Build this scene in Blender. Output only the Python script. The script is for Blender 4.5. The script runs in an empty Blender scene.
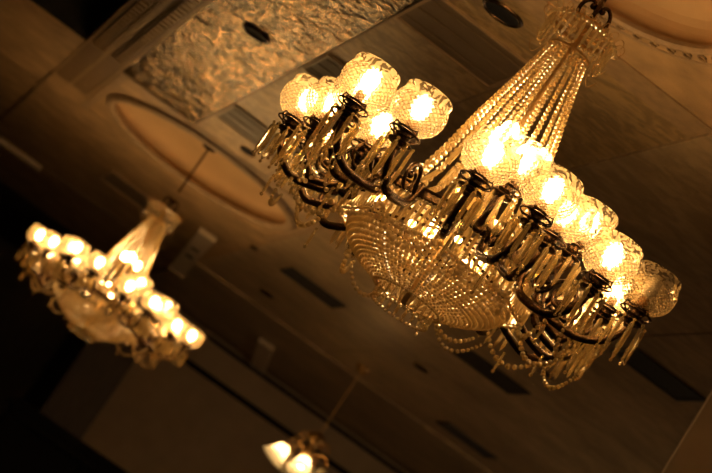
import bpy, math, random
DN = True
from mathutils import Vector, Matrix
random.seed(7)
S = bpy.context.scene
C = S.collection
PI = math.pi
CAMZ = 1.5                       # eye height
CEIL = CAMZ + 2.6                # ceiling height

# ------------------------------------------------------------------ helpers
class MB:
    """collects shapes, builds one mesh object"""
    def __init__(s): s.v, s.f, s.m, s.uv = [], [], [], {}
    def add(s, vs, fs, mi=0, uvs=None):
        o = len(s.v); s.v += [tuple(p) for p in vs]
        for k, f in enumerate(fs):
            if uvs: s.uv[len(s.f)] = uvs[k]
            s.f.append(tuple(i + o for i in f)); s.m.append(mi)
    def quad(s, a, b, c, d, mi=0): s.add([a, b, c, d], [(0, 1, 2, 3)], mi)
    def box(s, x0, x1, y0, y1, z0, z1, mi=0):
        v = [(x, y, z) for z in (z0, z1) for y in (y0, y1) for x in (x0, x1)]
        s.add(v, [(0, 2, 3, 1), (4, 5, 7, 6), (0, 1, 5, 4), (2, 6, 7, 3), (0, 4, 6, 2), (1, 3, 7, 5)], mi)
    def ball(s, c, r, seg=8, rings=5, mi=0, sz=1.0):
        vs = [(c[0], c[1], c[2] + r * sz)]
        for i in range(1, rings):
            t = PI * i / rings
            for j in range(seg):
                a = 2 * PI * (j + .5 * (i % 2)) / seg
                vs.append((c[0] + r * math.sin(t) * math.cos(a), c[1] + r * math.sin(t) * math.sin(a), c[2] + r * sz * math.cos(t)))
        vs.append((c[0], c[1], c[2] - r * sz)); n = len(vs) - 1
        fs = [(0, 1 + j, 1 + (j + 1) % seg) for j in range(seg)]
        for i in range(rings - 2):
            for j in range(seg):
                a = 1 + i * seg + j; b = 1 + i * seg + (j + 1) % seg
                fs.append((a, a + seg, b + seg, b))
        o = 1 + (rings - 2) * seg
        fs += [(o + (j + 1) % seg, o + j, n) for j in range(seg)]
        s.add(vs, fs, mi)
    def tube(s, pts, r, seg=8, closed=False, mi=0):
        pts = [Vector(p) for p in pts]; n = len(pts)
        rs = r if isinstance(r, (list, tuple)) else [r] * n
        vs, fs = [], []; prev = None
        for i, p in enumerate(pts):
            if closed: t = pts[(i + 1) % n] - pts[i - 1]
            else: t = pts[min(i + 1, n - 1)] - pts[max(i - 1, 0)]
            t.normalize()
            if prev is None:
                up = Vector((0, 0, 1)) if abs(t.z) < .9 else Vector((1, 0, 0))
                nx = t.cross(up).normalized()
            else:
                nx = prev - t * prev.dot(t)
                nx = nx.normalized() if nx.length > 1e-6 else t.orthogonal().normalized()
            prev = nx; ny = t.cross(nx)
            for j in range(seg):
                a = 2 * PI * j / seg
                vs.append(p + (nx * math.cos(a) + ny * math.sin(a)) * rs[i])
        for i in range(n if closed else n - 1):
            k = (i + 1) % n
            for j in range(seg):
                l = (j + 1) % seg
                fs.append((i * seg + j, i * seg + l, k * seg + l, k * seg + j))
        if not closed:
            fs.append(tuple(range(seg - 1, -1, -1))); fs.append(tuple((n - 1) * seg + j for j in range(seg)))
        s.add(vs, fs, mi)
    def ring(s, c, R, r, seg=48, ts=8, mi=0, axis='z'):
        P = []
        for i in range(seg):
            a = 2 * PI * i / seg; u, v = R * math.cos(a), R * math.sin(a)
            P.append((c[0] + u, c[1] + v, c[2]) if axis == 'z' else ((c[0] + u, c[1], c[2] + v) if axis == 'y' else (c[0], c[1] + u, c[2] + v)))
        s.tube(P, r, ts, True, mi)
    def lathe(s, prof, seg=32, mi=0, c=(0, 0, 0), close=False):
        vs, fs, uvs = [], [], []; n = len(prof)
        L = [0]
        for i in range(1, n): L.append(L[-1] + math.hypot(prof[i][0] - prof[i - 1][0], prof[i][1] - prof[i - 1][1]))
        for (r, z) in prof:
            for j in range(seg):
                a = 2 * PI * j / seg; vs.append((c[0] + r * math.cos(a), c[1] + r * math.sin(a), c[2] + z))
        for i in range(n if close else n - 1):
            k = (i + 1) % n
            for j in range(seg):
                l = (j + 1) % seg
                fs.append((i * seg + j, i * seg + l, k * seg + l, k * seg + j))
                v0, v1 = L[i] / L[-1], L[k] / L[-1]
                uvs.append([(j / seg, v0), ((j + 1) / seg, v0), ((j + 1) / seg, v1), (j / seg, v1)])
        s.add(vs, fs, mi, uvs)
    def bar(s, c, L, r, seg=4, cap=.012, mi=0, flat=.7):
        """cut crystal bar hanging down from c: pointed at both ends"""
        prof = [(r * .25, 0), (r, -cap * .6), (r, -L + cap), (r * .2, -L)]
        vs = []
        for (q, z) in prof:
            for j in range(seg):
                a = 2 * PI * j / seg; vs.append((c[0] + q * math.cos(a), c[1] + flat * q * math.sin(a), c[2] + z))
        fs = [tuple(range(seg))]
        for i in range(3):
            for j in range(seg):
                l = (j + 1) % seg; fs.append((i * seg + l, i * seg + j, (i + 1) * seg + j, (i + 1) * seg + l))
        fs.append(tuple(3 * seg + j for j in range(seg - 1, -1, -1)))
        s.add(vs, fs, mi)
    def mesh(s, name, mats, smooth=False):
        me = bpy.data.meshes.new(name); me.from_pydata(s.v, [], s.f)
        for m in (mats if isinstance(mats, (list, tuple)) else [mats]): me.materials.append(m)
        me.polygons.foreach_set('material_index', s.m)
        if s.uv:
            ul = me.uv_layers.new(name='UVMap')
            for p in me.polygons:
                if p.index in s.uv:
                    for li, uv in zip(p.loop_indices, s.uv[p.index]): ul.data[li].uv = uv
        if smooth: me.polygons.foreach_set('use_smooth', [True] * len(me.polygons))
        me.update(); return me
    def build(s, name, mats, parent=None, smooth=False, loc=(0, 0, 0), rz=0):
        return put(name, s.mesh(name, mats, smooth), parent, loc, rz)

def put(name, me, parent=None, loc=(0, 0, 0), rz=0):
    o = bpy.data.objects.new(name, me); C.objects.link(o)
    o.location = loc; o.rotation_euler = (0, 0, rz)
    if parent: o.parent = parent
    return o
def tag(o, label, cat, group=None, kind=None):
    o['label'] = label; o['category'] = cat
    if group: o['group'] = group
    if kind: o['kind'] = kind
    return o
def empty(name, loc, rz=0):
    o = bpy.data.objects.new(name, None); C.objects.link(o); o.location = loc; o.rotation_euler = (0, 0, rz)
    o.empty_display_size = .1; return o
def struct(o): o['kind'] = 'structure'; return o
def kids(o): return [c for c in bpy.data.objects if c.parent == o]
def spline(P, n=6):
    """Catmull-Rom through P"""
    P = [Vector(p) for p in P]; Q = [P[0]] + P + [P[-1]]; out = []
    for i in range(1, len(Q) - 2):
        for k in range(n):
            t = k / n; a, b, c, d = Q[i - 1:i + 3]
            out.append(.5 * ((2 * b) + (c - a) * t + (2 * a - 5 * b + 4 * c - d) * t * t + (3 * b - a - 3 * c + d) * t ** 3))
    out.append(P[-1]); return out

# ------------------------------------------------------------------ materials
def mat(name):
    m = bpy.data.materials.new(name); m.use_nodes = True; nt = m.node_tree; nt.nodes.clear()
    out = nt.nodes.new('ShaderNodeOutputMaterial')
    def N(t, **k):
        n = nt.nodes.new(t)
        for a, b in k.items():
            if a[0] == '_': setattr(n, a[1:], b)
            else:
                key = a.replace('__', ' '); n.inputs[key].default_value = b
        return n
    return m, N, (lambda a, b: nt.links.new(a, b)), out
def principled(name, col, rough=.5, metal=0, var=0, vscale=8, bump=0, bscale=20, stretch=(1, 1, 1), spec=.5, detail=4):
    m, N, L, out = mat(name)
    p = N('ShaderNodeBsdfPrincipled', Roughness=rough, Metallic=metal)
    p.inputs['Base Color'].default_value = (*col, 1); p.inputs['Specular IOR Level'].default_value = spec
    tc = N('ShaderNodeNewGeometry'); mp = N('ShaderNodeMapping', Scale=stretch); L(tc.outputs['Position'], mp.inputs['Vector'])
    if var:
        n = N('ShaderNodeTexNoise', Scale=vscale, Detail=detail); L(mp.outputs[0], n.inputs['Vector'])
        r = N('ShaderNodeValToRGB'); L(n.outputs['Fac'], r.inputs[0])
        r.color_ramp.elements[0].position = .3; r.color_ramp.elements[1].position = .7
        r.color_ramp.elements[0].color = (*[c * (1 - var) for c in col], 1); r.color_ramp.elements[1].color = (*[min(1, c * (1 + var)) for c in col], 1)
        L(r.outputs[0], p.inputs['Base Color'])
    if bump:
        n = N('ShaderNodeTexNoise', Scale=bscale, Detail=3, Distortion=.6); L(mp.outputs[0], n.inputs['Vector'])
        b = N('ShaderNodeBump', Strength=bump, Distance=.02); L(n.outputs['Fac'], b.inputs['Height']); L(b.outputs[0], p.inputs['Normal'])
    L(p.outputs[0], out.inputs[0]); return m

LAMP = (1.0, .61, .245)
def emissive(name, strength, col=LAMP):
    m, N, L, out = mat(name)
    e = N('ShaderNodeEmission', Strength=strength); e.inputs['Color'].default_value = (*col, 1)
    L(e.outputs[0], out.inputs[0]); return m

def crystal(name, tint, clear=.4, rough=.1, glow=.3, bend=.1):
    """cut lead crystal: facet glints, straight-through light, light caught inside, a little refraction"""
    m, N, L, out = mat(name)
    t = N('ShaderNodeBsdfTransparent'); t.inputs['Color'].default_value = (*[min(1, c * .97) for c in tint], 1)
    tr = N('ShaderNodeBsdfTranslucent'); tr.inputs['Color'].default_value = (*tint, 1)
    df = N('ShaderNodeBsdfDiffuse'); df.inputs['Color'].default_value = (*tint, 1)
    gi = N('ShaderNodeMixShader', Fac=.35); L(tr.outputs[0], gi.inputs[1]); L(df.outputs[0], gi.inputs[2])
    x = N('ShaderNodeMixShader', Fac=glow / (glow + clear)); L(t.outputs[0], x.inputs[1]); L(gi.outputs[0], x.inputs[2])
    rf = N('ShaderNodeBsdfRefraction', Roughness=.0, IOR=1.5); rf.inputs['Color'].default_value = (*tint, 1)
    y = N('ShaderNodeMixShader', Fac=bend); L(x.outputs[0], y.inputs[1]); L(rf.outputs[0], y.inputs[2])
    gl = N('ShaderNodeBsdfGlossy', Roughness=rough); gl.inputs['Color'].default_value = (1, .97, .9, 1)
    z = N('ShaderNodeMixShader', Fac=1 - glow - clear); L(y.outputs[0], z.inputs[1]); L(gl.outputs[0], z.inputs[2])
    L(z.outputs[0], out.inputs[0]); return m

def shade_glass(name):
    """frosted, diamond-cut gas shade with an etched floral band under the rim"""
    m, N, L, out = mat(name)
    uv = N('ShaderNodeUVMap'); sp = N('ShaderNodeSeparateXYZ'); L(uv.outputs[0], sp.inputs[0])
    def math_(op, a, b=None, v=None):
        n = N('ShaderNodeMath', _operation=op)
        L(a, n.inputs[0])
        if b is not None: L(b, n.inputs[1])
        elif v is not None: n.inputs[1].default_value = v
        return n.outputs[0]
    U = math_('MULTIPLY', sp.outputs[0], v=22 * 2 * PI); V = math_('MULTIPLY', sp.outputs[1], v=11 * 2 * PI)
    s1 = math_('ABSOLUTE', math_('SINE', math_('MULTIPLY', math_('ADD', U, V), v=.5)))
    s2 = math_('ABSOLUTE', math_('SINE', math_('MULTIPLY', math_('SUBTRACT', U, V), v=.5)))
    dia = math_('MINIMUM', s1, s2)                      # 0 on the cut lines
    cut = math_('LESS_THAN', sp.outputs[1], v=.72)
    vor = N('ShaderNodeTexNoise', Scale=1.0, Detail=1.0, Distortion=2.2); mp = N('ShaderNodeMapping', Scale=(17, 6.5, 1)); L(uv.outputs[0], mp.inputs[0]); L(mp.outputs[0], vor.inputs['Vector'])
    fl = N('ShaderNodeValToRGB'); L(vor.outputs['Fac'], fl.inputs[0])
    fl.color_ramp.elements[0].position = .43; fl.color_ramp.elements[1].position = .47
    hmix = N('ShaderNodeMix', _data_type='FLOAT'); L(cut, hmix.inputs[0]); L(fl.outputs[0], hmix.inputs[2]); L(dia, hmix.inputs[3])
    bp = N('ShaderNodeBump', Strength=.9, Distance=.004); L(hmix.outputs[0], bp.inputs['Height'])
    # frosting: more on facets, clearer in the cuts
    fr = N('ShaderNodeMapRange'); L(hmix.outputs[0], fr.inputs[0]); fr.inputs[1].default_value = 0; fr.inputs[2].default_value = .7; fr.inputs[3].default_value = .08; fr.inputs[4].default_value = .48
    t = N('ShaderNodeBsdfTransparent'); t.inputs['Color'].default_value = (1, .93, .80, 1)
    d = N('ShaderNodeBsdfTranslucent'); d.inputs['Color'].default_value = (1, .76, .44, 1); L(bp.outputs[0], d.inputs['Normal'])
    df = N('ShaderNodeBsdfDiffuse'); df.inputs['Color'].default_value = (1, .74, .42, 1); L(bp.outputs[0], df.inputs['Normal'])
    dd = N('ShaderNodeMixShader', Fac=.35); L(d.outputs[0], dd.inputs[1]); L(df.outputs[0], dd.inputs[2])
    rf = N('ShaderNodeBsdfRefraction', Roughness=.38, IOR=1.12); rf.inputs['Color'].default_value = (1, .94, .82, 1); L(bp.outputs[0], rf.inputs['Normal'])
    d2 = N('ShaderNodeMixShader', Fac=.4); L(dd.outputs[0], d2.inputs[1]); L(rf.outputs[0], d2.inputs[2]); dd = d2
    x = N('ShaderNodeMixShader'); L(fr.outputs[0], x.inputs[0]); L(t.outputs[0], x.inputs[1]); L(dd.outputs[0], x.inputs[2])
    gl = N('ShaderNodeBsdfGlossy', Roughness=.12); gl.inputs['Color'].default_value = (1, .95, .85, 1); L(bp.outputs[0], gl.inputs['Normal'])
    lw = N('ShaderNodeFresnel', IOR=1.35); L(bp.outputs[0], lw.inputs['Normal'])
    y = N('ShaderNodeMixShader'); L(lw.outputs[0], y.inputs[0]); L(x.outputs[0], y.inputs[1]); L(gl.outputs[0], y.inputs[2])
    L(y.outputs[0], out.inputs[0]); return m

def opal(name):
    m, N, L, out = mat(name)
    t = N('ShaderNodeBsdfTranslucent'); t.inputs['Color'].default_value = (1, .93, .78, 1); d = N('ShaderNodeBsdfDiffuse'); d.inputs['Color'].default_value = (1, .93, .78, 1)
    x = N('ShaderNodeMixShader', Fac=.3); L(t.outputs[0], x.inputs[1]); L(d.outputs[0], x.inputs[2]); L(x.outputs[0], out.inputs[0]); return m
def leaf_ceiling(name, col, rough, metal, bump, sx, sy, fine, dist, lo, hi):
    """embossed metallic ceiling paper: streaky swirls in relief"""
    m, N, L, out = mat(name)
    p = N('ShaderNodeBsdfPrincipled', Roughness=rough, Metallic=metal)
    g = N('ShaderNodeNewGeometry'); mp = N('ShaderNodeMapping', Scale=(sx, sy, 1), Rotation=(0, 0, .35)); L(g.outputs['Position'], mp.inputs[0])
    w = N('ShaderNodeTexNoise', Scale=1.0, Detail=1.5, Roughness=.5, Distortion=1.4); L(mp.outputs[0], w.inputs['Vector'])
    mp2 = N('ShaderNodeMapping', Scale=(fine, fine * .55, 1)); L(g.outputs['Position'], mp2.inputs[0])
    w2 = N('ShaderNodeTexNoise', Scale=1.0, Detail=1, Distortion=.8); L(mp2.outputs[0], w2.inputs['Vector'])
    mx = N('ShaderNodeMix', _data_type='FLOAT'); mx.inputs[0].default_value = .22; L(w.outputs['Fac'], mx.inputs[2]); L(w2.outputs['Fac'], mx.inputs[3])
    b = N('ShaderNodeBump', Strength=bump, Distance=dist); L(mx.outputs[0], b.inputs['Height']); L(b.outputs[0], p.inputs['Normal'])
    big = N('ShaderNodeTexNoise', Scale=1.3, Detail=5); L(g.outputs['Position'], big.inputs['Vector'])
    r = N('ShaderNodeValToRGB'); L(big.outputs['Fac'], r.inputs[0])
    r.color_ramp.elements[0].position = .32; r.color_ramp.elements[1].position = .68
    r.color_ramp.elements[0].color = (*[c * .78 for c in col], 1); r.color_ramp.elements[1].color = (*[c * 1.18 for c in col], 1)
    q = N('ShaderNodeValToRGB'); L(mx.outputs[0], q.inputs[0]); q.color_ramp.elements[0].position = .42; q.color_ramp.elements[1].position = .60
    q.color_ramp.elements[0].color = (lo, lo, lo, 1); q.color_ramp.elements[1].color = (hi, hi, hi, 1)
    k = N('ShaderNodeMix', _data_type='RGBA', _blend_type='MULTIPLY'); k.inputs[0].default_value = 1
    L(r.outputs[0], k.inputs[6]); L(q.outputs[0], k.inputs[7])
    L(k.outputs[2], p.inputs['Base Color']); L(p.outputs[0], out.inputs[0]); return m

M = dict(
    leaf=leaf_ceiling('embossed gold paper', (.35, .225, .092), .20, .75, 1.0, 13, 10.5, 44, .020, .16, 1.45),  # gold pattern on darker ground, with glints painted into its tone
    leaf2=leaf_ceiling('plain gold paper', (.36, .24, .11), .42, .2, .7, 9, 15, 40, .012, .7, 1.2),
    swirl=leaf_ceiling('combed brown plaster', (.38, .27, .15), .40, .25, .6, 4, 9, 30, .014, .8, 1.15),
    plaster=principled('smooth ochre plaster', (.35, .222, .105), .55, 0, .26, 7, .35, 45),
    dome=principled('cream dome plaster', (.52, .325, .15), .65, 0, .08, 3, .08, 30),
    border=principled('brown moulding paint', (.29, .19, .10), .5, 0, .2, 20, .1, 80),
    relief=principled('gilt relief paint', (.20, .125, .06), .45, .2, .25, 30, .3, 60),
    vent=principled('dull brown vent paint', (.115, .075, .04), .6, 0, .1, 10),
    ventdark=principled('vent throat shade', (.018, .014, .011), .7),
    wall=principled('tan wallpaper', (.33, .235, .14), .8, 0, .08, 8, .15, 120),
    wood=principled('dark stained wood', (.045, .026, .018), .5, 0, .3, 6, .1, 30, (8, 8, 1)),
    black=principled('black lacquer and shadow line', (.008, .007, .007), .8, spec=.15),
    carpet=principled('dark patterned carpet', (.06, .035, .025), .95, 0, .5, 6, .4, 200),
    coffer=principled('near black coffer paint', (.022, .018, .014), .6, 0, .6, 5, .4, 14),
    stripm=principled('beige enamel', (.62, .50, .36), .5),
    bronze=principled('antique bronze', (.085, .048, .022), .22, .9, .4, 40, .15, 150),
    brass=principled('aged brass', (.42, .26, .10), .32, .9, .3, 30, .1, 120),
    bead=crystal('crystal beads', (1.0, .81, .47), .30, .08, .33, .10),
    prism=crystal('crystal prisms', (1.0, .84, .50), .38, .06, .30, .12),
    shade=shade_glass('cut frosted glass'),
    bulb=emissive('lamp filament glow', 52),
    inner=emissive('inner lamp glow', 42),
    bulb_off=principled('unlit bulb glass', (.6, .55, .45), .15),
    socket=principled('amber socket card', (.42, .22, .08), .6),
    bell=opal('opal bell glass'),
    lensglass=principled('dark downlight glass', (.010, .010, .012), .7, 0, spec=.1),
)

# ------------------------------------------------------------------ camera
YAW, PITCH, ROLL, FPX = .199027, .215587, .5895328, 2160.7
f = Vector((math.sin(YAW) * math.cos(PITCH), math.cos(YAW) * math.cos(PITCH), math.sin(PITCH)))
r0 = Vector((math.cos(YAW), -math.sin(YAW), 0)); v0 = r0.cross(f)
rt = math.cos(ROLL) * r0 + math.sin(ROLL) * v0; up = -math.sin(ROLL) * r0 + math.cos(ROLL) * v0
cam = bpy.data.cameras.new('camera'); co = bpy.data.objects.new('camera', cam); C.objects.link(co)
co.matrix_world = Matrix(((rt.x, up.x, -f.x, 0), (rt.y, up.y, -f.y, 0), (rt.z, up.z, -f.z, CAMZ), (0, 0, 0, 1)))
cam.sensor_width = 36; cam.lens = FPX * 36 / 712; cam.clip_end = 100
cam.dof.use_dof = True; cam.dof.focus_distance = 6.15; cam.dof.aperture_fstop = 4.2
S.camera = co

# ------------------------------------------------------------------ the setting
def square_hole(mb, cx, cy, hx, hy, r, z, mi, n=64):
    """flat panel with a round opening"""
    O, I = [], []
    angs = sorted(set([2 * PI * i / n for i in range(n)] + [math.atan2(sy * hy, sx * hx) % (2 * PI) for sx in (-1, 1) for sy in (-1, 1)]))
    for a in angs:
        c, s_ = math.cos(a), math.sin(a); k = min(hx / abs(c) if abs(c) > 1e-9 else 1e9, hy / abs(s_) if abs(s_) > 1e-9 else 1e9)
        O.append((cx + c * k, cy + s_ * k, z)); I.append((cx + c * r, cy + s_ * r, z))
    n = len(angs)
    mb.add(O + I, [(i, n + i, n + (i + 1) % n, (i + 1) % n) for i in range(n)], mi)
AX = 1.498
BL, BR = .49, .756               # left beam
RL, RR = 2.24, 2.505             # right beam
NP, FP = (5.55, 6.86), (11.76, 13.25)
mb = MB()                        # 0 leaf 1 swirl 2 plaster 3 coffer 4 dome
def rect(x0, x1, y0, y1, mi, z=CEIL): mb.quad((x0, y0, z), (x0, y1, z), (x1, y1, z), (x1, y0, z), mi)
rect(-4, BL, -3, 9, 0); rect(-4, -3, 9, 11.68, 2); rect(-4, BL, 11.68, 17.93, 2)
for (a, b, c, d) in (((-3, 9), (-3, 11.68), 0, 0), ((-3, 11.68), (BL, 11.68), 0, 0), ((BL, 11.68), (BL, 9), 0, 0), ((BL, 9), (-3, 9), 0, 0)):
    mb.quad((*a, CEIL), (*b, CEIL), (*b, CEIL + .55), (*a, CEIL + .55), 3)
rect(-3, BL, 9, 11.68, 3, CEIL + .55)  # coffer sides and top in near black
rect(BL, RL, -3, NP[0], 0); rect(BL, BR, NP[0], NP[1], 0); rect(BL, 1.255, NP[1], FP[0], 0); rect(1.255, RL, NP[1], FP[0], 5); rect(BL, BR, FP[0], FP[1], 2); rect(BL, RL, FP[1], 17.93, 2)
square_hole(mb, AX, sum(NP) / 2, (RL - BR) / 2, (NP[1] - NP[0]) / 2, .42, CEIL, 2)
square_hole(mb, AX, sum(FP) / 2, (RL - BR) / 2, (FP[1] - FP[0]) / 2, .645, CEIL, 2)
for cy, r in ((sum(NP) / 2, .42), (sum(FP) / 2, .645)):
    mb.lathe([(r, 0), (r * .985, .05)] + [(r * .985 * math.cos(t), .05 + .10 * math.sin(t)) for t in [PI / 2 * k / 8 for k in range(1, 8)]] + [(.002, .15)], 64, 4, (AX, cy, CEIL))
rect(RL, 9, -3, 15.45, 1); rect(RL, 9, 15.45, 17.93, 1, CEIL - .015)
mb.quad((RL, 15.45, CEIL - .015), (9, 15.45, CEIL - .015), (9, 15.45, CEIL), (RL, 15.45, CEIL), 1)
mb.quad((RL, 15.45, CEIL - .015), (RL, 15.45, CEIL), (RL, 17.93, CEIL), (RL, 17.93, CEIL - .015), 1)
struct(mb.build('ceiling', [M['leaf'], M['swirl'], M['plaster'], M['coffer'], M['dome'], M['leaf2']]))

mb = MB(); mb.box(-4.2, 9.2, -3.2, 21.2, -.1, 0); struct(mb.build('floor', M['carpet']))
mb = MB(); mb.box(-4.2, -4, -3, 21, 0, CEIL + .1); struct(mb.build('wall_left', M['wall']))
mb = MB(); mb.box(9, 9.2, -3, 18.2, 0, CEIL + .1); struct(mb.build('wall_right', M['wall']))
mb = MB(); mb.box(-4.2, 9.2, -3.2, -3, 0, CEIL + .1); struct(mb.build('wall_front', M['wall']))
mb = MB(); mb.box(2.4, 9.2, 17.93, 18.1, 0, CEIL); struct(mb.build('wall_back', M['wall']))
# the unlit alcove left of the pilaster
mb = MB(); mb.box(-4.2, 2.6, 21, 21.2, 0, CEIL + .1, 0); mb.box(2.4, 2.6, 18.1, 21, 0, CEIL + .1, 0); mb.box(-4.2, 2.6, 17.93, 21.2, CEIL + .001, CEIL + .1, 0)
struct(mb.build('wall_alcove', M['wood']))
mb = MB(); mb.box(2.2, 2.61, 17.75, 18.1, 0, CEIL, 0); mb.box(2.16, 2.65, 17.71, 18.1, CEIL - .12, CEIL, 0); struct(mb.build('trim_1', M['wood']))
# dark double door with its heavy head
mb = MB(); mb.box(1.97, 3.45, 17.55, 17.74, 2.55, CAMZ + 1.2); mb.box(1.97, 2.12, 17.58, 17.74, 0, 2.55); mb.box(3.30, 3.45, 17.58, 17.92, 0, 2.55)
mb.box(2.12, 2.70, 17.64, 17.70, 0, 2.55); mb.box(2.72, 3.30, 17.64, 17.70, 0, 2.55); mb.box(1.92, 3.50, 17.52, 17.74, CAMZ + 1.13, CAMZ + 1.17)
struct(mb.build('door_1', M['black']))
# crown shadow line put in as a black strip, and picture rail, far wall
mb = MB(); mb.box(2.61, 9, 17.85, 17.93, CEIL - .075, CEIL - .05); struct(mb.build('trim_2', M['black']))
mb = MB(); mb.box(2.61, 9, 17.89, 17.93, CAMZ + 2.258, CAMZ + 2.292); mb.box(2.61, 9, 17.91, 17.93, CAMZ + 2.245, CAMZ + 2.258); struct(mb.build('trim_3', M['black']))
# ceiling beams with dentil and leaf mouldings
def beam(name, x0, x1, y0, y1, rows):
    b = MB(); z = CEIL - .0018
    b.box(x0, x1, y0, y1, z, CEIL - .0005, 0)
    b.box(x0 + .004, x0 + .02, y0, y1, z - .004, z, 1); b.box(x1 - .02, x1 - .004, y0, y1, z - .004, z, 1)
    xm = (x0 + x1) / 2; b.box(xm - .012, xm + .012, y0, y1, z - .002, z, 1)
    if rows:
        y = rows[0]
        while y < rows[1]:
            b.box(x0 + .035, x0 + .085, y, y + .05, z - .018, z, 1); b.box(x1 - .085, x1 - .035, y, y + .05, z - .018, z, 1)
            b.ball((x0 + .103, y + .025, z - .002), .012, 6, 4, 1); b.ball((x1 - .103, y + .025, z - .002), .012, 6, 4, 1)
            y += .085
    return struct(b.build(name, [M['relief'], M['brassless']]))
M['brassless'] = principled('gilt highlight paint', (.36, .24, .115), .4, .35, .2, 30)
beam('trim_4', BL, BR, 2, 12.9, (6, 11.55)); b = MB(); b.box(RL, RR, 2, 11.76, CEIL - .016, CEIL - .0005); struct(b.build('trim_5', M['swirl']))
# frames round the two dome panels, the domes' mouldings
def frame(b, x0, x1, y0, y1, w, d, mi):
    z0, z1 = CEIL - d, CEIL - .0005
    b.box(x0, x1, y0, y0 + w, z0, z1, mi); b.box(x0, x1, y1 - w, y1, z0, z1, mi); b.box(x0, x0 + w, y0 + w, y1 - w, z0, z1, mi); b.box(x1 - w, x1, y0 + w, y1 - w, z0, z1, mi)
b = MB(); frame(b, BR + .005, RL - .005, FP[0], FP[1], .05, .005, 0)
cy = sum(FP) / 2
b.lathe([(.615, .004), (.612, -.018), (.63, -.03), (.655, -.03), (.675, -.016), (.68, -.0005)], 72, 0, (AX, cy, CEIL)); struct(b.build('trim_6', M['border'], smooth=False))
b = MB(); cy = sum(NP) / 2
b.box(BR + .005, RL - .005, NP[1], NP[1] + .19, CEIL - .008, CEIL - .0005, 0); b.box(BR + .005, RL - .005, NP[0] - .19, NP[0], CEIL - .008, CEIL - .0005, 0)
b.lathe([(.398, .004), (.396, -.012), (.405, -.022), (.418, -.022), (.428, -.010), (.43, -.0005)], 72, 0, (AX, cy, CEIL))
for k in range(44):
    a = 2 * PI * k / 44; c0 = Vector((AX + .465 * math.cos(a), cy + .465 * math.sin(a), CEIL - .003))
    P = [(c0.x + .022 * math.cos(a + q) * (1 - j / 14), c0.y + .022 * math.sin(a + q) * (1 - j / 14), c0.z) for j, q in enumerate([.7 * i for i in range(9)])]
    b.tube(P, .005, 5, False, 1)
b.ring((AX, cy, CEIL - .001), .505, .006, 72, 6, 0)
struct(b.build('trim_7', [M['border'], M['relief']]))
# joints of the middle run between the domes
b = MB()
for x in (1.255, 1.745): b.box(x - .004, x + .004, NP[1] + .19, FP[0], CEIL - .004, CEIL - .0005, 0)
for x in (3.40,): b.box(x - .004, x + .004, 6, 15.4, CEIL - .003, CEIL - .0005, 0)
b.box(-4, BL, 13.42, 13.45, CEIL - .004, CEIL - .0005, 0); b.box(-4, RL, 16.0, 16.03, CEIL - .004, CEIL - .0005, 0); b.box(BL - .012, BL + .012, 12.95, 16, CEIL - .004, CEIL - .0005, 0)
struct(b.build('trim_8', M['relief']))
# pier at the right with a pale corner bead
b = MB(); PQ = [(3.19, 8), (4.3, 8), (4.62, 8.7), (3.56, 8.7)]; zt = CEIL - .001
b.add([(x, y, 0) for x, y in PQ] + [(x, y, zt) for x, y in PQ], [(3, 2, 1, 0), (4, 5, 6, 7), (0, 1, 5, 4), (1, 2, 6, 5), (2, 3, 7, 6), (3, 0, 4, 7)]); struct(b.build('wall_pier', M['wall']))
b = MB(); b.box(3.186, 3.193, 7.994, 8.001, 0, CEIL - .001, 0); struct(b.build('trim_9', M['stripm']))

# ------------------------------------------------------------------ vents, downlights, strips on the ceiling
def vent(x0, x1, y0, y1, label, dark, slats=7):
    t = tag(empty('ceiling_vent', ((x0 + x1) / 2, (y0 + y1) / 2, CEIL)), label, 'vent', 'ceiling vents')
    hx, hy = (x1 - x0) / 2, (y1 - y0) / 2; m = M['ventdark'] if dark else M['vent']  # dark vents: near-black colour stands in for the shade of a deep slot
    b = MB(); w = .014
    for a in ((-hx, hx, -hy, -hy + w), (-hx, hx, hy - w, hy), (-hx, -hx + w, -hy + w, hy - w), (hx - w, hx, -hy + w, hy - w)): b.box(*a, -.011, -.0004)
    b.build('frame', M['border'] if not dark else M['ventdark'], t)
    b = MB(); b.box(-hx + w, hx - w, -hy + w, hy - w, -.005, -.0004); b.build('panel', m, t)
    b = MB()
    for k in range(slats):
        y = -hy + w + (k + .5) * (2 * hy - 2 * w) / slats; b.box(-hx + w, hx - w, y - .004, y + .004, -.0085, -.005)
    b.build('slat', m, t)
vent(1.25, 1.73, 7.49, 8.0, 'square flat brown ceiling panel vent beside the big chandelier crown', False, 0 + 3)
vent(1.26, 1.74, 9.0, 9.43, 'square brown ceiling vent behind the left shades of the big chandelier', False, 3)
vent(1.26, 1.74, 10.79, 11.25, 'square brown ceiling vent between the oval recess and the big chandelier', False, 3)
vent(1.26, 1.74, 14.45, 14.95, 'dark square ceiling vent beyond the oval recess over the small chandelier', False, 3)
vent(2.48, 2.92, 13.48, 13.79, 'dark ceiling vent slot just right of the oval recess', True)
vent(3.45, 3.91, 12.27, 12.65, 'dark ceiling vent slot under the big chandelier bowl', True)
vent(3.50, 3.95, 9.9, 10.25, 'dark ceiling vent slot beside the right corner pier', True)
vent(4.30, 4.76, 14.78, 15.05, 'farthest dark ceiling vent slot near the bottom edge', True)

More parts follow.
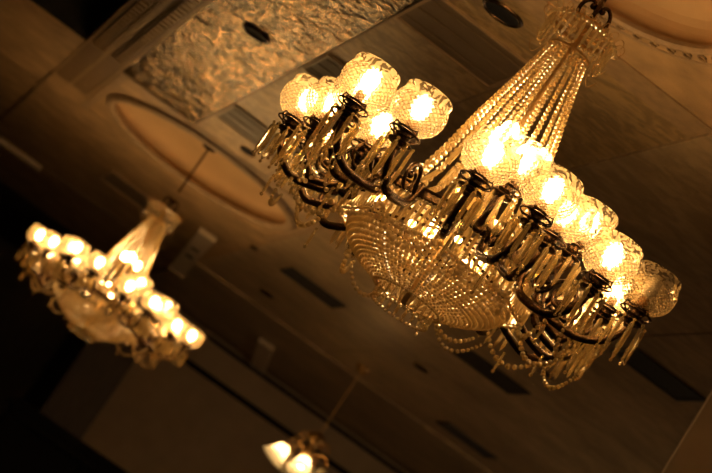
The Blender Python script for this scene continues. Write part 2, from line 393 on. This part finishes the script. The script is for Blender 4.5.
def downlight(x, y, r, label):
    t = tag(empty('recessed_downlight', (x, y, CEIL)), label, 'downlight', 'recessed ceiling downlights')
    b = MB(); b.lathe([(r * .80, -.001), (r * .82, -.010), (r * .92, -.012), (r, -.006), (r * 1.02, -.0005)], 28); b.build('trim_ring', M['bronze'], t, True)
    b = MB(); b.lathe([(r * .81, -.006), (r * .55, -.003), (r * .3, -.0016), (.001, -.001)], 28); b.build('lens', M['lensglass'], t, True)
downlight(1.45, 7.23, .085, 'black glass recessed downlight left of the big chandelier crown')
downlight(1.00, 9.45, .075, 'dark recessed downlight in the glittering gold ceiling panel')
downlight(1.55, 11.50, .05, 'tiny dark downlight beside the rim of the oval recess')
downlight(2.68, 14.82, .06, 'dark recessed downlight near the dark slot right of the oval recess')
downlight(2.24, 13.70, .03, 'smallest dark ceiling spot between the oval recess and the track strip')
downlight(3.62, 13.67, .06, 'dark recessed downlight above the rod of the bell lamp')
downlight(3.70, 11.56, .06, 'dark recessed downlight under the right bead swags of the big chandelier')

def strip(x0, y0, x1, y1, w, label, holes):
    L_ = math.hypot(x1 - x0, y1 - y0); a = math.atan2(y1 - y0, x1 - x0)
    t = tag(empty('ceiling_light_strip', ((x0 + x1) / 2, (y0 + y1) / 2, CEIL - (.0152 if y1 > 16.5 else .0005)), a), label, 'light strip', 'beige ceiling strips')
    b = MB(); b.box(-L_ / 2, L_ / 2, -w / 2, w / 2, -.03, 0); b.build('housing', M['stripm'], t)
    b = MB(); b.box(-L_ / 2 - .012, -L_ / 2, -w / 2 - .004, w / 2 + .004, -.034, 0); b.box(L_ / 2, L_ / 2 + .012, -w / 2 - .004, w / 2 + .004, -.034, 0); b.build('end_cap', M['stripm'], t)
    for h in holes:
        b = MB(); b.lathe([(.036, -.031), (.036, -.036), (.026, -.036), (.022, -.032), (.001, -.0315)], 18, 0, (h * L_, 0, 0)); b.build('spot', M['black'], t)
strip(2.265, 16.25, 2.02, 14.25, .13, 'beige ceiling strip with two dark spots beside the small chandelier', (-.02, .17))
strip(3.52, 17.85, 3.22, 16.55, .13, 'dim plain beige ceiling strip ending at the far wall', ())
strip(.60, 16.16, .95, 16.13, .14, 'short beige ceiling strip at the left edge of the photo', ())

# ------------------------------------------------------------------ crystal chandelier (local zero = bottom of the lowest tier)
Z0 = CAMZ + 1.28
CAMDIR = math.atan2(-6.24, -1.498)       # world angle from the big chandelier to the eye
big = empty('crystal_chandelier', (AX, 6.24, Z0))
tag(big, 'large near crystal chandelier with cut glass shades, its rightmost shade unlit', 'chandelier', 'crystal chandeliers')
def interp(prof, z):
    for (z0, r0_), (z1, r1_) in zip(prof, prof[1:]):
        if z0 <= z <= z1: return r0_ + (r1_ - r0_) * (z - z0) / (z1 - z0)
    return prof[-1][1]
COL = [(.285, .300), (.31, .262), (.345, .222), (.40, .190), (.50, .165), (.667, .135), (.82, .100), (.985, .066)]
# stem, bands and rings
b = MB(); b.lathe([(.004, .03), (.016, .035), (.012, .10), (.012, .95), (.020, .97), (.012, 1.0), (.012, 1.11)], 12); b.build('stem', M['brass'], big, True)
def octa(r, n=8, off=0): return [(r * math.cos(2 * PI * k / n + off), r * math.sin(2 * PI * k / n + off)) for k in range(n)]
RD = .338
b = MB()
for (r, z0, z1) in ((RD + .012, .266, .294),):
    O = octa(r, off=CAMDIR); I = octa(r - .022, off=CAMDIR)
    n = 8
    vs = [(x, y, z0) for x, y in O] + [(x, y, z1) for x, y in O] + [(x, y, z1) for x, y in I] + [(x, y, z0) for x, y in I]
    fs = []
    for i in range(n):
        j = (i + 1) % n; fs += [(i, j, n + j, n + i), (n + i, n + j, 2 * n + j, 2 * n + i), (2 * n + i, 2 * n + j, 3 * n + j, 3 * n + i), (3 * n + i, 3 * n + j, j, i)]
    b.add(vs, fs)
for z in (.266, .294):
    P = octa(RD + .012, off=CAMDIR); Q = []
    for i in range(8):
        for k in range(6): t = k / 6; Q.append((P[i][0] * (1 - t) + P[(i + 1) % 8][0] * t, P[i][1] * (1 - t) + P[(i + 1) % 8][1] * t, z))
    b.tube(Q, .0045, 6, True)
b.build('gallery_band', M['bronze'], big)
b = MB()
for k in range(8):
    a = CAMDIR + 2 * PI * k / 8; b.tube([(.012 * math.cos(a), .012 * math.sin(a), .30), (RD * math.cos(a), RD * math.sin(a), .282)], .005, 6)
b.build('spoke', M['bronze'], big)
b = MB(); b.lathe([(.108, .050), (.114, .050), (.114, .056), (.108, .056)], 40, close=True); b.ring((0, 0, .172), .286, .003, 48, 6); b.build('basket_ring', M['brass'], big, True)
# column strands
def strand_mesh(kind):
    b = MB(); z = .292 if kind else .286
    k = 0
    while z < .98:
        r = interp(COL, z); br = .0066 + .0046 * (1 - (z - .285) / .7)
        sl = (interp(COL, z + .01) - interp(COL, max(z - .01, .2851))) / .02
        if kind == 1 and (.33 < z < .56):
            L_ = .075
            c0 = Vector((r, 0, z)); c1 = Vector((interp(COL, z + L_), 0, z + L_))
            w = .0085
            b.add([c0 + Vector((.004, -w, 0)), c0 + Vector((.004, w, 0)), c0 + Vector((-.004, w, 0)), c0 + Vector((-.004, -w, 0)),
                   c1 + Vector((.004, -w, 0)), c1 + Vector((.004, w, 0)), c1 + Vector((-.004, w, 0)), c1 + Vector((-.004, -w, 0))],
                  [(0, 1, 5, 4), (1, 2, 6, 5), (2, 3, 7, 6), (3, 0, 4, 7), (0, 3, 2, 1), (4, 5, 6, 7)])
            z += L_ + .012; b.ball((interp(COL, z), 0, z), .0085, 8, 6); z += .016
        else:
            b.ball((r, 0, z), br, 8, 6); z += 2.05 * br / math.sqrt(1 + sl * sl) if z > .33 else .011
    return b.mesh('column_strand', M['bead'])
SM = [strand_mesh(0), strand_mesh(1)]
NS = 22
for k in range(NS): put('column_strand', SM[1 if k % 3 == 1 else 0], big, (0, 0, 0), 2 * PI * k / NS)
# basket strands
BSK = [(.284, .170), (.280, .158), (.270, .140), (.252, .120), (.226, .101), (.195, .085), (.158, .070), (.118, .057)]
def basket_mesh(short):
    b = MB(); P = spline([(r, 0, z) for r, z in BSK], 10); d = 0; nxt = 0
    for i in range(1, len(P)):
        d += (P[i] - P[i - 1]).length
        if d >= nxt:
            r = P[i].x; br = min(.0088, r * PI / NBK * .98)
            if short and r < .19: break
            br = max(br, .0048); b.ball(P[i], br, 8, 6); nxt = d + br * 1.95
    return b.mesh('basket_strand', M['bead'])
NBK = 92
BM = [basket_mesh(0), basket_mesh(1)]
for k in range(NBK): put('basket_strand', BM[k % 2], big, (0, 0, 0), 2 * PI * k / NBK)
# drum of hanging prisms on an eight-sided frame, bead edge below
b = MB(); b.bar((0, 0, .262), .088, .0060, 4, .006, 0, .75); b.ball((0, 0, .168), .0056, 8, 6); DP = b.mesh('drum_prism', M['bead'])
P = octa(RD, off=CAMDIR)
for i in range(8):
    p, q = P[i], P[(i + 1) % 8]; a = math.atan2(q[1] - p[1], q[0] - p[0])
    for k in range(12):
        t = (k + .5) / 12; put('drum_prism', DP, big, (p[0] + (q[0] - p[0]) * t, p[1] + (q[1] - p[1]) * t, 0), a)
for i in range(8):
    p, q = P[i], P[(i + 1) % 8]; b = MB()
    n = 30
    for k in range(n): t = (k + .5) / n; b.ball((p[0] + (q[0] - p[0]) * t, p[1] + (q[1] - p[1]) * t, .170), .0046, 7, 5)
    b.build('bead_edge', M['bead'], big); b = MB()
    for k in range(20): t = (k + .5) / 20; b.ball((p[0] * 1.03 + (q[0] - p[0]) * t * 1.03, p[1] * 1.03 + (q[1] - p[1]) * t * 1.03, .262), .0058, 7, 5)
    b.build('bead_rim', M['bead'], big)
# lowest tier
b = MB(); b.bar((0, 0, .050), .040, .0055, 4, .006); b.ball((0, 0, .006), .0055, 7, 5); LP = b.mesh('lower_prism', M['prism'])
for k in range(22):
    a = 2 * PI * k / 22; put('lower_prism', LP, big, (.098 * math.cos(a), .098 * math.sin(a), 0), a + PI / 2)
b = MB()
for k in range(40): a = 2 * PI * k / 40; b.ball((.098 * math.cos(a), .098 * math.sin(a), .004), .0058, 7, 5)
b.build('bead_edge', M['bead'], big); b = MB()
for k in range(52): a = 2 * PI * k / 52; b.ball((.119 * math.cos(a), .119 * math.sin(a), .052), .0078, 7, 5)
b.build('bead_rim', M['bead'], big)
# crown
b = MB(); b.lathe([(.070, .985), (.074, .985), (.074, .992), (.064, .992)], 36, close=True)
b.lathe([(.098, 1.066), (.116, 1.066), (.118, 1.074), (.098, 1.076)], 40, close=True); b.lathe([(.012, 1.098), (.085, 1.096), (.088, 1.088), (.012, 1.086)], 40)
for k in range(8):
    a = 2 * PI * k / 8; b.tube([(.012 * math.cos(a), .012 * math.sin(a), 1.06), (.10 * math.cos(a), .10 * math.sin(a), 1.07)], .004, 6)
    b.tube([(.012 * math.cos(a), .012 * math.sin(a), .98), (.07 * math.cos(a), .07 * math.sin(a), .988)], .004, 6)
b.build('crown_frame', M['brass'], big, False)
b = MB(); b.bar((0, 0, 1.064), .070, .0056, 4, .010); b.ball((0, 0, .990), .005, 7, 5); CP = b.mesh('crown_prism', M['prism'])
for k in range(30):
    a = 2 * PI * k / 30; put('crown_prism', CP, big, (.114 * math.cos(a), .114 * math.sin(a), 0), a + PI / 2)
b = MB()
for k in range(44): a = 2 * PI * k / 44; b.ball((.121 * math.cos(a), .121 * math.sin(a), 1.068), .0066, 7, 5)
for k in range(22):
    a = 2 * PI * k / 22
    for j in range(5): t = j / 4; b.ball(((.118 - .03 * math.sin(PI * t)) * math.cos(a + t * .28), (.118 - .03 * math.sin(PI * t)) * math.sin(a + t * .28), 1.076 + .026 * math.sin(PI * t)), .0042, 6, 4)
b.build('crown_beads', M['bead'], big)
b = MB(); b.tube([((.128 + .016 * math.cos(t)), 0, 1.082 + .018 * math.sin(t)) for t in [2 * PI * q / 12 for q in range(12)]], .0013, 4, True); WC = b.mesh('wire_curl', M['brass'])
for k in range(18): put('wire_curl', WC, big, rz=2 * PI * k / 18)
b = MB(); b.tube([((.095 + .05 * t), 0, .985 - .035 * math.sin(PI * t)) for t in [q / 8 for q in range(9)]], .0014, 4); WH = b.mesh('wire_hook', M['brass'])
for k in range(6): put('wire_hook', WH, big, rz=2 * PI * k / 6 + .3)
# scroll hook above the crown and the rod to the ceiling
for k in range(4):
    a = CAMDIR + PI / 2 + k * 2 * PI / 4; b = MB(); P = []
    P = [(.004, 0, 1.100), (.020, 0, 1.101)] + [(.022 + .030 * math.cos(t), 0, 1.140 + .042 * math.sin(t)) for t in [-1.2 + 2.6 * q / 9 for q in range(10)]] + [(.017, 0, 1.178), (.014, 0, 1.166)]
    b.tube(spline(P, 2), .0066, 8); b.ball((.017, 0, 1.164), .011, 8, 6); o = b.build('hook_scroll', M['bronze'], big, True); o.rotation_euler.z = a
b = MB(); b.tube([(0, 0, 1.098), (0, 0, 1.47)], .0085, 8)
b.lathe([(.001, 1.43), (.05, 1.44), (.055, 1.455), (.055, 1.4695), (.001, 1.4695)], 24); b.build('hanging_rod', M['bronze'], big)
# lamps inside basket and column
b = MB(); b.ball((0, 0, 0), .024, 14, 10); IB = b.mesh('inner_lamp', M['inner'], True)
for (r, a, z) in [(.06, CAMDIR - .35, .655), (.06, CAMDIR + 1.75, .64), (.06, CAMDIR + 3.85, .65)] + [(.12, CAMDIR + .25 + k * 2 * PI / 3, .265) for k in range(3)] + [(.10, CAMDIR - .5 + k * 2 * PI / 3, .40) for k in range(3)]:
    o = put('inner_lamp', IB, big, (r * math.cos(a), r * math.sin(a), z)); o.scale = (1.25, 1.25, 1.4) if z > .5 else (.48, .48, .48)

# arms: local x points outward, local origin under the shade; the arm reaches back to the band
def arm_mesh(reach):
    b = MB()
    P = spline([(-reach, 0, .300), (-reach + .008, 0, .262), (-reach + .040, 0, .212), (-.5 * reach + .02, 0, .186), (-.055, 0, .203), (-.012, 0, .245), (0, 0, .285), (0, 0, .312)], 6)
    n = len(P); b.tube(P, [.0075 + .0058 * math.sin(PI * min(1, i / n + .12)) for i in range(n)], 8)
    s = .048; c = Vector((-reach + .085, 0, .275)); Q = []
    for k in range(26): t = PI * .95 - k * .36; r = s * (1 - k / 32) + .006; Q.append((c.x + r * math.cos(t), 0, c.z + r * math.sin(t)))
    Q = [(-reach + .004, 0, .230)] + Q
    b.tube(Q, [.0045 + .003 * (1 - i / len(Q)) for i in range(len(Q))], 7); b.ball(Q[-1], .012, 8, 6)
    b.ball((-.5 * reach + .02, 0, .186), .016, 10, 6, 0, .8); b.ball((0, 0, .287), .017, 10, 6, 0, .7)
    return b.mesh('scroll_arm', M['bronze'], True)
ARMS = {}
b = MB(); b.lathe([(.004, .296), (.020, .292), (.032, .295), (.040, .299), (.041, .302), (.032, .300), (.018, .306), (.012, .318), (.004, .318)], 24); PLATE = b.mesh('drip_plate', M['bronze'], True)
b = MB()
b.lathe([(.004, .312), (.020, .314), (.024, .322), (.020, .330), (.030, .338), (.036, .346), (.033, .346), (.026, .338), (.004, .336)], 20)
b.ring((0, 0, .330), .050, .0030, 32, 6)
for k in range(4):
    a = PI / 4 + k * PI / 2; b.tube([(.02 * math.cos(a), .02 * math.sin(a), .322), (.038 * math.cos(a), .038 * math.sin(a), .320), (.053 * math.cos(a), .053 * math.sin(a), .331), (.048 * math.cos(a), .048 * math.sin(a), .345), (.036 * math.cos(a), .036 * math.sin(a), .345)], .0028, 6)
GAL = b.mesh('shade_gallery', M['bronze'], True)
b = MB()
SH = [(.030, .344), (.040, .345), (.058, .354), (.074, .370), (.084, .390), (.0875, .412), (.0865, .432), (.081, .450), (.0765, .457), (.0765, .463), (.0775, .474), (.0745, .483), (.070, .487)]
SHO = SH + [(r - .003, z - .001) for r, z in reversed(SH)]
SH = [(r * .965, .344 + (z - .344) * .90) for r, z in SH]; b.lathe(SH, 48); SHADE = b.mesh('glass_shade', M['shade'], True)
def bulbm(m, nm):
    b = MB(); b.lathe([(.001, .455), (.012, .452), (.021, .440), (.025, .424), (.023, .408), (.014, .390), (.012, .380)], 14); return b.mesh('light_bulb', m, True)
BON, BOFF = bulbm(M['bulb'], 0), bulbm(M['bulb_off'], 1)
b = MB(); b.lathe([(.014, .338), (.015, .380), (.012, .384), (.001, .384)], 12); SOCK = b.mesh('lamp_socket', M['socket'], True)
b = MB(); b.ball((0, 0, .298), .0055, 7, 5); b.bar((0, 0, .293), .106, .0072, 4, .014); b.ball((0, 0, .183), .0055, 7, 5); DROP = b.mesh('prism_drop', M['prism'])
b = MB()
for k in range(9): a = 2 * PI * k / 9; b.bar((.049 * math.cos(a), .049 * math.sin(a), .293), .106, .0078, 4, .014)
FRINGE = b.mesh('prism_fringe', M['prism'])
ALL = []
def arm(phi, r, dz=0, lit=True, single=True):
    a = CAMDIR + math.radians(phi); reach = round(r - RD - .005, 2)
    if reach not in ARMS: ARMS[reach] = arm_mesh(reach)
    o = put('scroll_arm', ARMS[reach], big, (r * math.cos(a), r * math.sin(a), dz), a)
    put('drip_plate', PLATE, o); put('shade_gallery', GAL, o, rz=random.random()); put('lamp_socket', SOCK, o)
    put('glass_shade', SHADE, o, rz=random.random() * 6)
    bu = put('light_bulb', BON if lit else BOFF, o)
    if not lit: bu['label'] = 'unlit bulb'
    if single:
        for k in range(9): t = 2 * PI * (k + .5) / 9; put('prism_drop', DROP, o, (.049 * math.cos(t), .049 * math.sin(t), 0), t + PI / 2)
    else: put('prism_fringe', FRINGE, o)
    ALL.append((phi, r, dz))
FRONT = [(-25.5, .61, 0, 1), (-41, .655, 0, 1), (-52, .56, .0, 1), (-56, .42, -.02, 1), (-82, .52, 0, 1), (-96, .60, 0, 1),
         (-2, .62, -.02, 1), (15.5, .64, -.01, 1), (8, .44, .065, 1), (27.5, .53, 0, 1), (47, .44, .06, 1), (45, .60, -.02, 1), (63, .65, 0, 0), (77, .53, 0, 1)]
BACK = [(97, .53), (116, .60), (132, .66), (150, .60), (168, .64), (-174, .60), (-155, .64), (-136, .60), (-116, .57)]
# the ten front arms carry their prisms one by one, the rest have one fringe each
for k, (ph, r, dz, lit) in enumerate(FRONT): arm(ph, r, dz, bool(lit), k not in (3, 8, 10, 13))
for ph, r in BACK: arm(ph, r, 0, True, False)
# bead swags under the arms
def swag(p, q, sag, br=.0078):
    b = MB(); p, q = Vector(p), Vector(q); n = 60; P = []
    for i in range(n + 1): t = i / n; v = p.lerp(q, t); v.z -= sag * 4 * t * (1 - t); P.append(v)
    d = 0; nxt = 0
    for i in range(1, n + 1):
        d += (P[i] - P[i - 1]).length; t = i / n
        if d >= nxt: r = br * (.62 + .38 * math.sin(PI * t)); b.ball(P[i], r, 8, 6); nxt = d + 2.1 * r
    return b.build('bead_swag', M['bead'], big)
ring_phi = sorted(set([p for p, r, _ in ALL]))
for i, ph in enumerate(ring_phi):
    nx = ring_phi[(i + 1) % len(ring_phi)]; a0 = CAMDIR + math.radians(ph); a1 = CAMDIR + math.radians(nx)
    if i % 2: swag((.50 * math.cos(a0), .50 * math.sin(a0), .155), (.345 * math.cos(a1), .345 * math.sin(a1), .172), .05 + .03 * random.random(), .0098)
    if i % 3 == 0: swag((.57 * math.cos(a0), .57 * math.sin(a0), .165), (.53 * math.cos(a1), .53 * math.sin(a1), .160), .055 + .03 * random.random(), .0085)
b = MB(); b.ball((0, 0, .150), .0055, 7, 5); b.bar((0, 0, .146), .06, .005, 6, .01); b.ball((0, 0, .082), .0065, 7, 5); PD = b.mesh('pendant_drop', M['prism'])
for i, ph in enumerate(ring_phi[::2]):
    a = CAMDIR + math.radians(ph + 3); r = .45 + .1 * ((i * 7) % 3) / 2; put('pendant_drop', PD, big, (r * math.cos(a), r * math.sin(a), 0))

# the second chandelier farther down the hall: same make, turned a little
def copy_tree(o, parent=None):
    c = o.copy(); C.objects.link(c); c.parent = parent
    for ch in kids(o): copy_tree(ch, c)
    return c
far = copy_tree(big)
far.location = (AX, 12.62, CAMZ + 1.362); far.scale = (.87, .87, .83); far.rotation_euler.z = math.radians(17)
far['label'] = 'smaller crystal chandelier hanging on a thin rod from the oval ceiling recess'
far.name = 'crystal_chandelier.001'
for o in kids(far):
    if o.name.startswith('hanging_rod'):
        o.scale.z = (2.745 - 1.362) / .83 / 1.47
    for c in kids(o):
        if c.name.startswith('light_bulb'): c.data = BON
        if 'label' in c: del c['label']

# ------------------------------------------------------------------ small pendant with bell shades by the far wall
LX, LY = 3.6, 14.96
pend = tag(empty('pendant_lamp', (LX, LY, CAMZ + 1.68)), 'small bronze pendant on a thin rod with glowing downturned bell shades', 'pendant lamp')
top = CEIL - pend.location.z
b = MB(); b.tube([(0, 0, .33), (0, 0, top)], .0045, 8); b.build('rod', M['brass'], pend)
b = MB(); b.lathe([(.001, top - .06), (.03, top - .055), (.055, top - .02), (.06, top - .0005), (.001, top - .0005)], 20); b.build('canopy', M['brass'], pend, True)
b = MB(); b.lathe([(.001, .02), (.02, .03), (.03, .05), (.018, .08), (.035, .12), (.055, .17), (.05, .21), (.025, .24), (.07, .27), (.075, .30), (.05, .33), (.012, .35)], 20); b.build('body', M['brass'], pend, True)
b = MB(); b.lathe([(.022, .03), (.030, .025), (.048, -.005), (.064, -.05), (.085, -.09), (.102, -.108)], 28); BELL = b.mesh('bell_shade', M['bell'], True)
b = MB(); b.lathe([(.012, .02), (.02, .0), (.024, -.03), (.016, -.055), (.001, -.062)], 12); BB = b.mesh('light_bulb', M['bulb'], True)
BBO = BB.copy(); BBO.materials[0] = M['bulb_off']
ca = math.atan2(-LY, -LX)
for k in range(5):
    a = ca + math.radians(4 + 72 * (k - 1))
    b = MB(); b.tube(spline([(.03, 0, .15), (.07, 0, .20), (.12, 0, .215), (.16, 0, .19), (.17, 0, .14)], 5), .008, 7)
    b.tube(spline([(.05, 0, .27), (.09, 0, .30), (.12, 0, .28), (.11, 0, .25)], 5), .006, 6); b.ball((.12, 0, .262), .014, 8, 6)
    b.lathe([(.001, .15), (.024, .145), (.028, .12), (.001, .115)], 12, 0, (.17, 0, 0))
    o = b.build('lamp_arm', M['brass'], pend, True, rz=a)
    s_ = put('bell_shade', BELL, o, (.17, 0, .105)); s_.rotation_euler = (0, -.35, 0)
    l_ = put('light_bulb', BB if k < 2 else BBO, o, (.17, 0, .095)); l_.rotation_euler = (0, -.35, 0)

# unseen fill lights added to brighten the hall: behind the camera and at the right
for (x, y, z, e) in ((AX, -1.2, CAMZ + 1.5, 70), (7.4, 12.5, CAMZ + 1.3, 62)):
    l = bpy.data.lights.new('fill_light', 'POINT'); l.energy = e; l.color = (1, .68, .36); l.shadow_soft_size = .3
    o = bpy.data.objects.new('fill_light', l); C.objects.link(o); o.location = (x, y, z)
# ------------------------------------------------------------------ world and view
w = bpy.data.worlds.new('world'); S.world = w; w.use_nodes = True
bg = w.node_tree.nodes['Background']; bg.inputs[0].default_value = (.9, .6, .35, 1); bg.inputs[1].default_value = .004
S.view_settings.view_transform = 'Standard'; S.view_settings.look = 'None'; S.view_settings.exposure = .25; S.view_settings.gamma = 1; S.view_settings.use_curve_mapping = False
cy_ = S.cycles
cy_.use_denoising = DN
cy_.max_bounces = 14; cy_.transparent_max_bounces = 28; cy_.transmission_bounces = 10; cy_.glossy_bounces = 4; cy_.diffuse_bounces = 4
cy_.caustics_reflective = False; cy_.caustics_refractive = True; cy_.sample_clamp_indirect = 6
